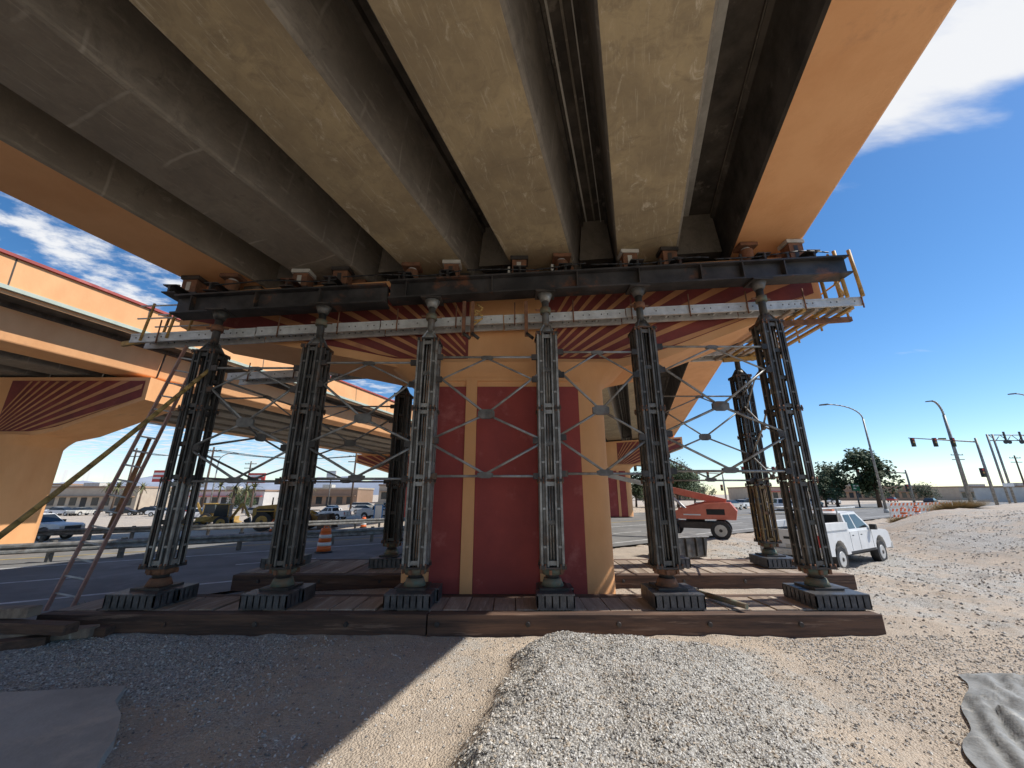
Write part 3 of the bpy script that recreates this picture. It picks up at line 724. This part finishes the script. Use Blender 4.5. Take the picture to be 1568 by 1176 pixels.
def backhoe(x,y,z,yaw):
    mb=MB('backhoe_loader',TM(x,y,z,yaw,KV))
    mb.prism([(-.9,.8),(-.9,1.3),(.4,1.35),(1.9,1.25),(2.0,.7)],-.5,.5,loady)
    mb.prism([(-1.0,1.3),(-.9,2.5),(.25,2.5),(.4,1.35)],-.65,.65,glass); mb.box(-1.05,.35,-.7,.7,2.5,2.62,loady)
    for s_ in (-1,1):
        wheel(mb,-.5,s_*.85,.68,.4,loady); wheel(mb,1.6,s_*.8,.42,.3,loady)
        mb.beam((.5,s_*.6,1.2),(2.7,s_*.6,.5),.1,.2,loady)
        mb.beam((-.95,s_*.62,1.3),(-.88,s_*.62,2.5),.08,.08,loady)
    mb.prism([(2.6,.15),(3.4,.1),(2.85,.35),(2.9,.9),(2.6,.9)],-1.1,1.1,loady)
    mb.beam((-1.1,0,1.0),(-2.0,0,2.7),.2,.28,loady); mb.beam((-2.0,0,2.7),(-2.8,0,1.2),.18,.22,loady)
    mb.prism([(-2.9,1.2),(-3.1,.5),(-2.5,.4),(-2.4,.9)],-.3,.3,steeld)
    mb.obj(bevel=.02)
backhoe(-24.5,34,base(-24.5,34),R(200)); backhoe(-31,42,base(-31,42),R(20))
pickup(-29.6,25.2,base(-29.6,25.2)+.0,R(5),s=1.1); pickup(-48,40,base(-48,40),R(185)); pickup(-36,46,base(-36,46),R(20)); pickup(-14.5,44,base(-14.5,44),R(0)); pickup(-21,47,base(-21,47),R(170))
pickup(9.35,12.2,-.24,R(31),white,True,s=1.04)
pickup(25.5,38,base(25.5,38)+.03,R(-20),white); pickup(22,44,base(22,44)+.03,R(30),white)
def boomlift(x,y,z,yaw):
    mb=MB('boom_lift',TM(x,y,z,yaw,KV))
    mb.box(-1.5,1.5,-.75,.75,.55,.9,steeld)
    for a in (-1.3,1.3):
        for s_ in (-1,1): wheel(mb,a,s_*.95,.5,.38,pale)
    mb.cyl((0,0,.9),(0,0,1.05),.5,.5,black,16)
    mb.prism([(-2.1,1.05),(-2.2,1.5),(-1.9,1.95),(-.6,2.0),(.9,1.6),(1.0,1.05)],-.95,-.2,liftr); mb.prism([(-2.1,1.05),(-2.2,1.5),(-1.9,1.95),(-.6,1.9),(.9,1.5),(1.0,1.05)],.2,.95,liftr)
    mb.box(-2.1,-.4,-.2,.2,1.05,1.5,steeld)
    for s_ in (-1,1):
        mb.box(-1.6,-.7,s_*.955-.005,s_*.955+.005,1.3,1.6,hole); mb.box(-.4,.5,s_*.955-.005,s_*.955+.005,1.25,1.32,white)
    mb.beam((-1.7,0,1.95),(2.6,0,3.0),.32,.36,liftr); mb.beam((2.6,0,3.0),(5.0,0,3.6),.24,.27,pale)
    mb.cyl((.3,0,1.4),(1.4,0,2.5),.09,.07,alu,8)
    mb.beam((5.0,0,3.6),(5.5,0,3.25),.15,.15,liftr)
    for zz in (3.2,3.75,4.3):
        for q in (((5.5,-.9,zz),(5.5,.9,zz)),((6.3,-.9,zz),(6.3,.9,zz)),((5.5,-.9,zz),(6.3,-.9,zz)),((5.5,.9,zz),(6.3,.9,zz))): mb.cyl(q[0],q[1],.03,.03,alu,6)
    for a in (5.5,6.3):
        for c in (-.9,0,.9): mb.cyl((a,c,3.2),(a,c,4.3),.03,.03,alu,6)
    mb.box(5.5,6.3,-.9,.9,3.15,3.2,steeld)
    mb.obj(bevel=.02)
boomlift(8.2,18.2,base(8.2,18.2),R(150))
def barrel(x,y,z,s=1):
    mb=MB('traffic_barrel',TM(x,y,z,0,KV*s))
    zz=[0,.05,.07,.28,.46,.64,.82,1.0]; rr=[.36,.36,.29,.275,.26,.24,.22,.19]
    for i in range(7): mb.cyl((0,0,zz[i]),(0,0,zz[i+1]),rr[i],rr[i+1],black if i<2 else cono,16)
    mb.cyl((0,0,.285),(0,0,.43),.283,.272,white,16); mb.cyl((0,0,.60),(0,0,.74),.255,.245,white,16)
    mb.beam((-.1,0,1.0),(-.1,0,1.08),.03,.03,cono); mb.beam((.1,0,1.0),(.1,0,1.08),.03,.03,cono); mb.beam((-.1,0,1.08),(.1,0,1.08),.03,.03,cono)
    mb.obj()
for x,y in ((-6.3,13.9),(-17.5,30),(-12,33),(21,29),(24,31),(29,30),(33,33),(16,26),(44,41),(47,42),(50,44),(38,35)): barrel(x,y,base(x,y)+.03)
def barricade(x,y,z,yaw):
    mb=MB('traffic_barricade',TM(x,y,z,yaw,KV))
    for s_ in (-1,1):
        mb.beam((s_*.9,-.3,0),(s_*.9,0,1.5),.06,.06,white); mb.beam((s_*.9,.3,0),(s_*.9,0,1.5),.06,.06,white)
    for h in (.5,.95,1.4):
        mb.box(-1.2,1.2,-.16,-.13,h-.1,h+.1,white)
        for i in range(6):
            a=-1.15+i*.4; mb.poly([(a,-.165,h-.1),(a+.2,-.165,h-.1),(a+.32,-.165,h+.1),(a+.12,-.165,h+.1)],[(0,1,2,3)],cono)
    mb.obj()
for x,y in ((24.5,25.5),(26.2,26),(28.2,26.6)): barricade(x,y,base(x,y)+.05,R(10))
mb=MB('equipment_skid_box',TM(4.85,12.0,.0,R(18),KV*.9)); mb.prism([(-.9,.0),(.8,.0),(.95,.75),(-1.05,.75)],-.6,.6,galv2); mb.box(-1.1,1.0,-.66,.66,.752,.80,galv); 
for a in (-.7,-.2,.3,.7): mb.box(a-.03,a+.03,-.67,-.60,.05,.75,galvd)
mb.obj(bevel=.02)
mb=MB('trash_bag',TM(6.0,10.3,.1)); 
bmm=bmesh.new(); bmesh.ops.create_icosphere(bmm,subdivisions=3,radius=.2)
mb.poly([(v_.co.x*1.3*(1+.3*noise.noise(v_.co*8)),v_.co.y,v_.co.z*.7*(1+.4*noise.noise(v_.co*9))) for v_ in bmm.verts],[[q.index for q in f_.verts] for f_ in bmm.faces],black,True); bmm.free(); mb.obj()
mb=MB('portable_toilet',TM(-13.2,40,base(-13.2,40),.3,KV)); mb.box(-.55,.55,-.55,.55,.1,2.1,blue); mb.prism([(-.6,2.1),(-.45,2.35),(.45,2.35),(.6,2.1)],-.6,.6,pale); mb.box(-.4,.4,-.575,-.552,.2,2.0,white); mb.box(-.6,.6,-.6,.6,0,.1,black); mb.obj()
cols=[white,pale,M('car_silver',(.4,.4,.42),None,3,.3,.5,bump=0),M('car_red',(.4,.04,.03),None,3,.3,bump=0),M('car_blue',(.05,.10,.25),None,3,.3,bump=0),M('car_black',(.03,.03,.03),None,3,.3,bump=0),white,white]
for i in range(34):
    x=-78+i*2.3+random.uniform(-.5,.5); y=54+random.uniform(-5,12); car(x,y,base(x,y),random.choice([0,1.57,.3]),random.choice(cols))
for x,y,yw in ((45,60,.6),(60,75,.6),(38,64,.6),(75,72,.6),(30,52,.6),(90,95,.6),(26,48,.6)): car(x,y,base(x,y)+.03,yw,random.choice(cols))
# ---------------------------------------------------------------- street furniture
def lamp(x,y,h,arm,ax=-1,z=0,r=.12):
    mb=MB('street_lamp'); mb.cyl((x,y,z),(x,y,z+.4),r*1.8,r*1.6,pale,12); mb.cyl((x,y,z+.4),(x,y,z+h*.86),r,r*.65,galv,12)
    pts=[Vector((x,y,z+h*.86))]
    for i in range(1,10):
        t=i/9; pts.append(Vector((x+ax*arm*(1-math.cos(t*1.4))/(1-math.cos(1.4)),y,z+h*.86+h*.14*math.sin(t*1.57))))
    mb.tube(pts,r*.5,galv,8); e=pts[-1]
    mb.prism([(e.x,e.z-.06),(e.x+ax*.8,e.z-.12),(e.x+ax*.8,e.z),(e.x,e.z+.08)],y-.15,y+.15,galv2); mb.obj()
lamp(37,40,11,3.4,-1,-.1); lamp(58.2,51,14,1.0,-1,-.1,.24); lamp(66,47,14,2.5,-1,-.1,.15); lamp(-14,46,9,2.2,1,-1.0); lamp(-45,60,9,2,1,-1.2)
def sighead(mb,x,y,z,s=1):
    mb.box(x-.17*s,x+.17*s,y-.12,y+.12,z-.5*s,z+.5*s,black)
    for k,m in ((.32,redl),(0,yel),(-.32,leaf)): mb.cyl((x,y-.125,z+k*s),(x,y-.17,z+k*s),.12*s,.12*s,m,10); 
def signal(x,y,h,arm,z=0):
    mb=MB('traffic_signal'); mb.cyl((x,y,z),(x,y,z+h),.17,.12,galv,12); mb.cyl((x,y,z+h-.5),(x-arm,y,z+h),.10,.05,galv,10)
    for k in (.35,.62,.95): sighead(mb,x-arm*k,y,z+h-.55,1.1)
    sighead(mb,x-.5,y,z+h*.5,1.1); mb.box(x-arm*.5-.5,x-arm*.5+.5,y-.03,y,z+h-.3,z+h+.0,leaf); mb.obj()
signal(59,49,8.6,8.5); signal(44,62,6.0,8,-.1); signal(21,58,6.2,8,-.1); signal(62,62,5.5,8,-.1); signal(40,75,6.0,8,-.1)
mb=MB('rail_crossing_gantry')
for dx in (0,.7): mb.cyl((60+dx,48.5,0),(60+dx,48.5,9),.12,.1,galv,10)
for zz in (8.2,8.9): mb.cyl((60,48.5,zz),(66,48.5,zz),.06,.06,galv,8)
for i in range(8): mb.cyl((60.2+i*.72,48.5,8.2 if i%2 else 8.9),(60.92+i*.72,48.5,8.9 if i%2 else 8.2),.04,.04,galv,6)
for a in (62,64,65.6):
    for q in (-.25,.25): mb.cyl((a+q,48.3,8.0),(a+q,48.2,8.0),.25,.25,black,12)
    mb.box(a-.1,a+.1,48.3,48.4,8,9.3,steeld)
mb.box(59.7,61,48.3,48.4,2.6,3.0,white); mb.obj()
def upole(x,y,h,m=bark,z=0,lean=0):
    mb=MB('utility_pole'); mb.cyl((x,y,z),(x+lean,y,z+h),.16,.11,m,10); 
    for q in (.5,1.3): mb.beam((x+lean-1.1,y,z+h-q),(x+lean+1.1,y,z+h-q),.1,.12,m)
    for a in (-1,-.4,.4,1): mb.cyl((x+lean+a,y,z+h-.45),(x+lean+a,y,z+h-.25),.05,.03,pale,6)
    mb.obj()
polem=M('pole_brown',(.36,.19,.10),None,5,.8)
mb=MB('timber_post'); mb.cyl((-20.2,20.5,-.4),(-19.3,20.5,4.6),.13,.10,polem,10); mb.obj()
UP=[(-40,52,9),(-24,60,9),(-60,62,10),(-12,66,9),(-50,75,9)]
for x,y,h in UP: upole(x,y,h,bark,-1.2)
upole(80,70,9,bark,0); upole(98,76,9,bark,0)
mb=MB('power_line')
for (x,y,h),(x2,y2,h2) in (((-60,62,10),(-40,52,9)),((-40,52,9),(-24,60,9)),((-24,60,9),(-12,66,9))):
    for q in (-1,0,1):
        mb.tube([Vector((x+(x2-x)*t+q*.8,y+(y2-y)*t,-1.2+h+(h2-h)*t-.4-3*t*(1-t))) for t in np.linspace(0,1,9)],.03,black,4)
mb.obj()
def sign(x,y,z,h,w,hh,m,name='roadside_sign'):
    mb=MB(name); mb.cyl((x,y,z),(x,y,z+h),.1,.1,galv2,8); mb.box(x-w/2,x+w/2,y-.12,y+.12,z+h,z+h+hh,m); mb.box(x-w/2+.1,x+w/2-.1,y-.15,y-.121,z+h+hh*.6,z+h+hh*.8,white); mb.box(x-w/2+.1,x+w/2-.5,y-.15,y-.121,z+h+hh*.25,z+h+hh*.42,white); mb.obj()
sign(-40,62,-1.2,4.6,2.6,1.5,signr); sign(-62,70,-1.2,5,3,2,signr); sign(-52,66,-1.2,4,2.4,1.2,stucco2); sign(-32,70,-1.2,5.5,1.6,1.4,stucco2); sign(-37.5,30.5,-1.0,1.3,2.6,1.3,M('sign_orange',(.75,.16,.04),None,3,.5,bump=0),'construction_sign'); sign(50,58,-.1,2.3,1,1,M('sign_green',(.02,.2,.1),None,3,.5,bump=0))
def building(x,y,z,w,d,h,m,name='commercial_building'):
    root=empty(name)
    mb=MB('walls'); mb.box(x,x+w,y,y+d,z,z+h,m); mb.box(x-.15,x+w+.15,y-.15,y+d+.15,z+h,z+h+.35,stucco3 if m is not stucco3 else stucco); mb.box(x+w*.3,x+w*.45,y+d*.4,y+d*.6,z+h+.35,z+h+1.1,pale); mb.obj(root)
    mb=MB('windows'); n=int(w/2.2)
    for i in range(n):
        a=x+.6+i*(w-.6)/n; top=min(h-.8,2.4)
        if i==n//2: mb.box(a,a+1.1,y-.06,y-.003,z+.05,z+top,black)
        else: mb.box(a,a+1.3,y-.05,y-.003,z+.9,z+top,glass)
    mb.box(x+.3,x+w-.3,y-.7,y-.06,z+top+.15,z+top+.3,signr if random.random()<.3 else stucco3); mb.obj(root)
for x,y,w,h,m in ((-95,78,22,4.2,stucco),(-68,84,16,3.6,stucco2),(-48,88,14,4,stucco3),(-30,90,18,3.8,stucco),(-8,96,16,3.6,stucco2),(-125,90,24,5,stucco2),(12,110,20,4,stucco),(40,120,18,3.6,stucco3),(66,112,20,3.6,stucco),(96,120,30,4.2,stucco3),(140,125,30,4,stucco),(118,92,14,3.5,stucco2)):
    building(x,y,base(x,y)-.1,w,10,h,m)
def tree(name,x,y,z,h,w,nl=5200,m=leaf,trunk=.25):
    mb=MB(name); mb.cyl((x,y,z-.1),(x+.1,y,z+h*.45),h*.035,h*.02,bark,8)
    cl=[]
    for k in range(18):
        t=random.random()*6.28; rr=w*.5*random.uniform(.1,.9); zz=z+h*random.uniform(.3,.9)
        sh=1-abs((zz-z)/h-.5)*.9
        c=Vector((x+math.cos(t)*rr*sh,y+math.sin(t)*rr*sh,zz)); cl.append((c,random.uniform(.14,.26)*w))
        mb.cyl((x,y,z+h*random.uniform(.2,.45)),c,h*.012,h*.004,bark,5)
    V_=[];F_=[]
    for i in range(nl):
        c,r_=random.choice(cl); v=Vector((random.gauss(0,1),random.gauss(0,1),random.gauss(0,.8))).normalized()*r_*random.uniform(.45,1.05)
        p=c+v; s_=h*random.uniform(.010,.024); a=Vector((random.gauss(0,1),random.gauss(0,1),random.gauss(0,1))).normalized(); b_=a.orthogonal().normalized()
        o_=len(V_); V_+=[p-a*s_-b_*s_,p+a*s_-b_*s_*.6,p+a*s_*.9+b_*s_,p-a*s_+b_*s_*.8]; F_.append((o_,o_+1,o_+2,o_+3))
    mb.poly(V_,F_,m); mb.obj()
tree('pine_tree',52,57,-.1,8.4,6.0); tree('pine_tree',48.5,60,-.1,6.2,5.4,4500); tree('shade_tree',45.2,58,-.1,4.6,4,3000)
tree('shade_tree',23.5,57,-.1,6.2,6.5,4500); tree('shade_tree',18.5,60,-.1,5.0,5,3500); tree('shade_tree',30,66,-.1,5.2,5.5,3500)
tree('shade_tree',80,88,-.1,5,6,2500); tree('shade_tree',95,92,-.1,4.2,5,2500); tree('shade_tree',-50,74,-1.2,4,5,2500); tree('shade_tree',-18,76,-1.2,3.6,5,2500)
def palmt(x,y,z,h):
    mb=MB('palm_tree'); mb.cyl((x,y,z),(x+.1,y,z+h),.16,.12,bark,8)
    for k in range(24):
        t=random.random()*6.28; e=random.uniform(-.7,1.2); prev=Vector((x+.1,y,z+h)); d=Vector((math.cos(t)*math.cos(e),math.sin(t)*math.cos(e),math.sin(e)))
        sd=Vector((-math.sin(t),math.cos(t),0))
        for i in range(4):
            nx2=prev+d*.38; d=(d+Vector((0,0,-.32))).normalized(); w0=.16*(1-i/5); w1=.16*(1-(i+1)/5)
            mb.poly([prev-sd*w0,prev+sd*w0,nx2+sd*w1,nx2-sd*w1],[(0,1,2,3)],palm); prev=nx2
    mb.obj()
for i in range(15): 
    x=-72+i*2.7+random.uniform(-1,1); palmt(x,64+random.uniform(-4,8),-1.2,random.uniform(3,4.6))
def brush(name,x,y,w,h,n,m):
    mb=MB(name); V_=[];F_=[]
    for i in range(n):
        a=random.random()*6.28; r_=w*math.sqrt(random.random()); bx0=Vector((x+math.cos(a)*r_*.6,y+math.sin(a)*r_*.6,0)); bx0.z=gz(bx0.x,bx0.y)
        tip=bx0+Vector((math.cos(a)*r_*.6+random.gauss(0,.04),math.sin(a)*r_*.6+random.gauss(0,.04),h*random.uniform(.4,1))); sd=Vector((-math.sin(a),math.cos(a),0))*.012
        o_=len(V_); V_+=[bx0-sd,bx0+sd,tip]; F_.append((o_,o_+1,o_+2))
    mb.poly(V_,F_,m); mb.obj()
brush('dry_bush',22.5,20.5,1.3,.5,1800,dry); brush('dry_bush',19,20,.6,.25,500,dry); brush('weeds',-6.6,6.95,.35,.16,500,M('weed_green',(.08,.16,.04),None,3,.8,bump=0))
brush('dry_bush',14,10.5,.5,.2,400,dry)
mb=MB('mountain_range'); v=[];n=90
for i in range(n):
    t=i/(n-1); x=-1700+1800*t; y=1150+150*math.sin(t*4)
    h=60*(.45+.55*ss(math.sin(t*3.14)*1.3))*(.55+.7*abs(noise.noise((t*6,0,0)))+.3*noise.noise((t*20,3,0)))
    v+=[(x,y,-5),(x,y+60,h*.7+4),(x,y+170,h+12)]
mb.poly(v,[(3*i+k,3*i+3+k,3*i+4+k,3*i+1+k) for i in range(n-1) for k in (0,1)],mtn,True); mb.obj()
# ---------------------------------------------------------------- scale world to metres
for o in list(scene.objects):
    if o.parent is None:
        o.location=o.location*SC; o.scale=(SC,SC,SC)
# ---------------------------------------------------------------- sun + sky
sv=Vector((1.0,.06,1.08)).normalized(); el=math.asin(sv.z); az=math.atan2(sv.x,sv.y)
sd=bpy.data.lights.new('sun','SUN'); sd.energy=5.0; sd.angle=R(.5); sd.color=(1,.955,.88)
so=bpy.data.objects.new('sun',sd); scene.collection.objects.link(so); so.rotation_euler=sv.to_track_quat('Z','Y').to_euler(); so.location=(20,0,40)
w=bpy.data.worlds.new('World'); scene.world=w; w.use_nodes=True; nt=w.node_tree; N=nt.nodes; L=nt.links
bg=N['Background']; bg.inputs[1].default_value=.15
sky=N.new('ShaderNodeTexSky'); sky.sky_type='NISHITA'; sky.sun_disc=False; sky.sun_elevation=el; sky.sun_rotation=az; sky.altitude=1100; sky.dust_density=.35; sky.ozone_density=2.0
hs=N.new('ShaderNodeHueSaturation'); hs.inputs['Saturation'].default_value=1.28; hs.inputs['Value'].default_value=1.0; L.new(sky.outputs[0],hs.inputs['Color'])
tc=N.new('ShaderNodeTexCoord'); sx=N.new('ShaderNodeSeparateXYZ'); L.new(tc.outputs['Generated'],sx.inputs[0])
def mth(op,a,b_=None):
    m=N.new('ShaderNodeMath'); m.operation=op
    for k,v_ in enumerate((a,b_)):
        if v_ is None: continue
        if isinstance(v_,(int,float)): m.inputs[k].default_value=v_
        else: L.new(v_,m.inputs[k])
    return m.outputs[0]
zz=mth('MAXIMUM',sx.outputs[2],.04); px=mth('DIVIDE',sx.outputs[0],zz); py=mth('DIVIDE',sx.outputs[1],zz)
cx=N.new('ShaderNodeCombineXYZ'); L.new(px,cx.inputs[0]); L.new(py,cx.inputs[1])
def cloudn(sc,rot,s,rough):
    mp=N.new('ShaderNodeMapping'); mp.inputs['Scale'].default_value=sc; mp.inputs['Rotation'].default_value=(0,0,R(rot)); L.new(cx.outputs[0],mp.inputs[0])
    n1=N.new('ShaderNodeTexNoise'); n1.inputs['Scale'].default_value=s; n1.inputs['Detail'].default_value=10; n1.inputs['Roughness'].default_value=rough; L.new(mp.outputs[0],n1.inputs['Vector']); return n1.outputs['Fac']
def rng(s,a,b_,c=0,d=1):
    m=N.new('ShaderNodeMapRange'); m.interpolation_type='SMOOTHSTEP'; m.inputs[1].default_value=a; m.inputs[2].default_value=b_; m.inputs[3].default_value=c; m.inputs[4].default_value=d; L.new(s,m.inputs[0]); return m.outputs[0]
left=rng(px,-.6,-1.6)
dx=mth('SUBTRACT',px,1.05); dy=mth('SUBTRACT',py,.66)
diag=mth('ADD',mth('MULTIPLY',dx,.66),mth('MULTIPLY',dy,.75)); along=mth('SUBTRACT',mth('MULTIPLY',dx,.75),mth('MULTIPLY',dy,.66))
rt=mth('MULTIPLY',rng(mth('ABSOLUTE',diag),.46,.0),rng(mth('ABSOLUTE',along),1.8,.3))
c1=rng(mth('ADD',cloudn((1,1.3,1),30,3.4,.62),mth('MULTIPLY',left,.16)),.58,.80)
c1=mth('MULTIPLY',c1,left)
c2=rng(mth('ADD',cloudn((1.0,3.2,1),-42,1.5,.55),mth('MULTIPLY',rt,.52)),.66,1.0)
cl=mth('MAXIMUM',c1,c2)
mx=N.new('ShaderNodeMix'); mx.data_type='RGBA'; L.new(cl,mx.inputs[0]); L.new(hs.outputs[0],mx.inputs[6]); mx.inputs[7].default_value=(6.0,6.1,6.3,1)
L.new(mx.outputs[2],bg.inputs[0])
# ---------------------------------------------------------------- camera
cd=bpy.data.cameras.new('camera'); cd.lens=36*589/1568; cd.sensor_width=36; cd.clip_end=8000; cd.clip_start=.05
co=bpy.data.objects.new('camera',cd); scene.collection.objects.link(co); co.location=(0,0,1.7*SC); co.rotation_euler=(R(106),0,0); scene.camera=co
scene.view_settings.view_transform='Standard'; scene.view_settings.look='None'; scene.view_settings.exposure=0
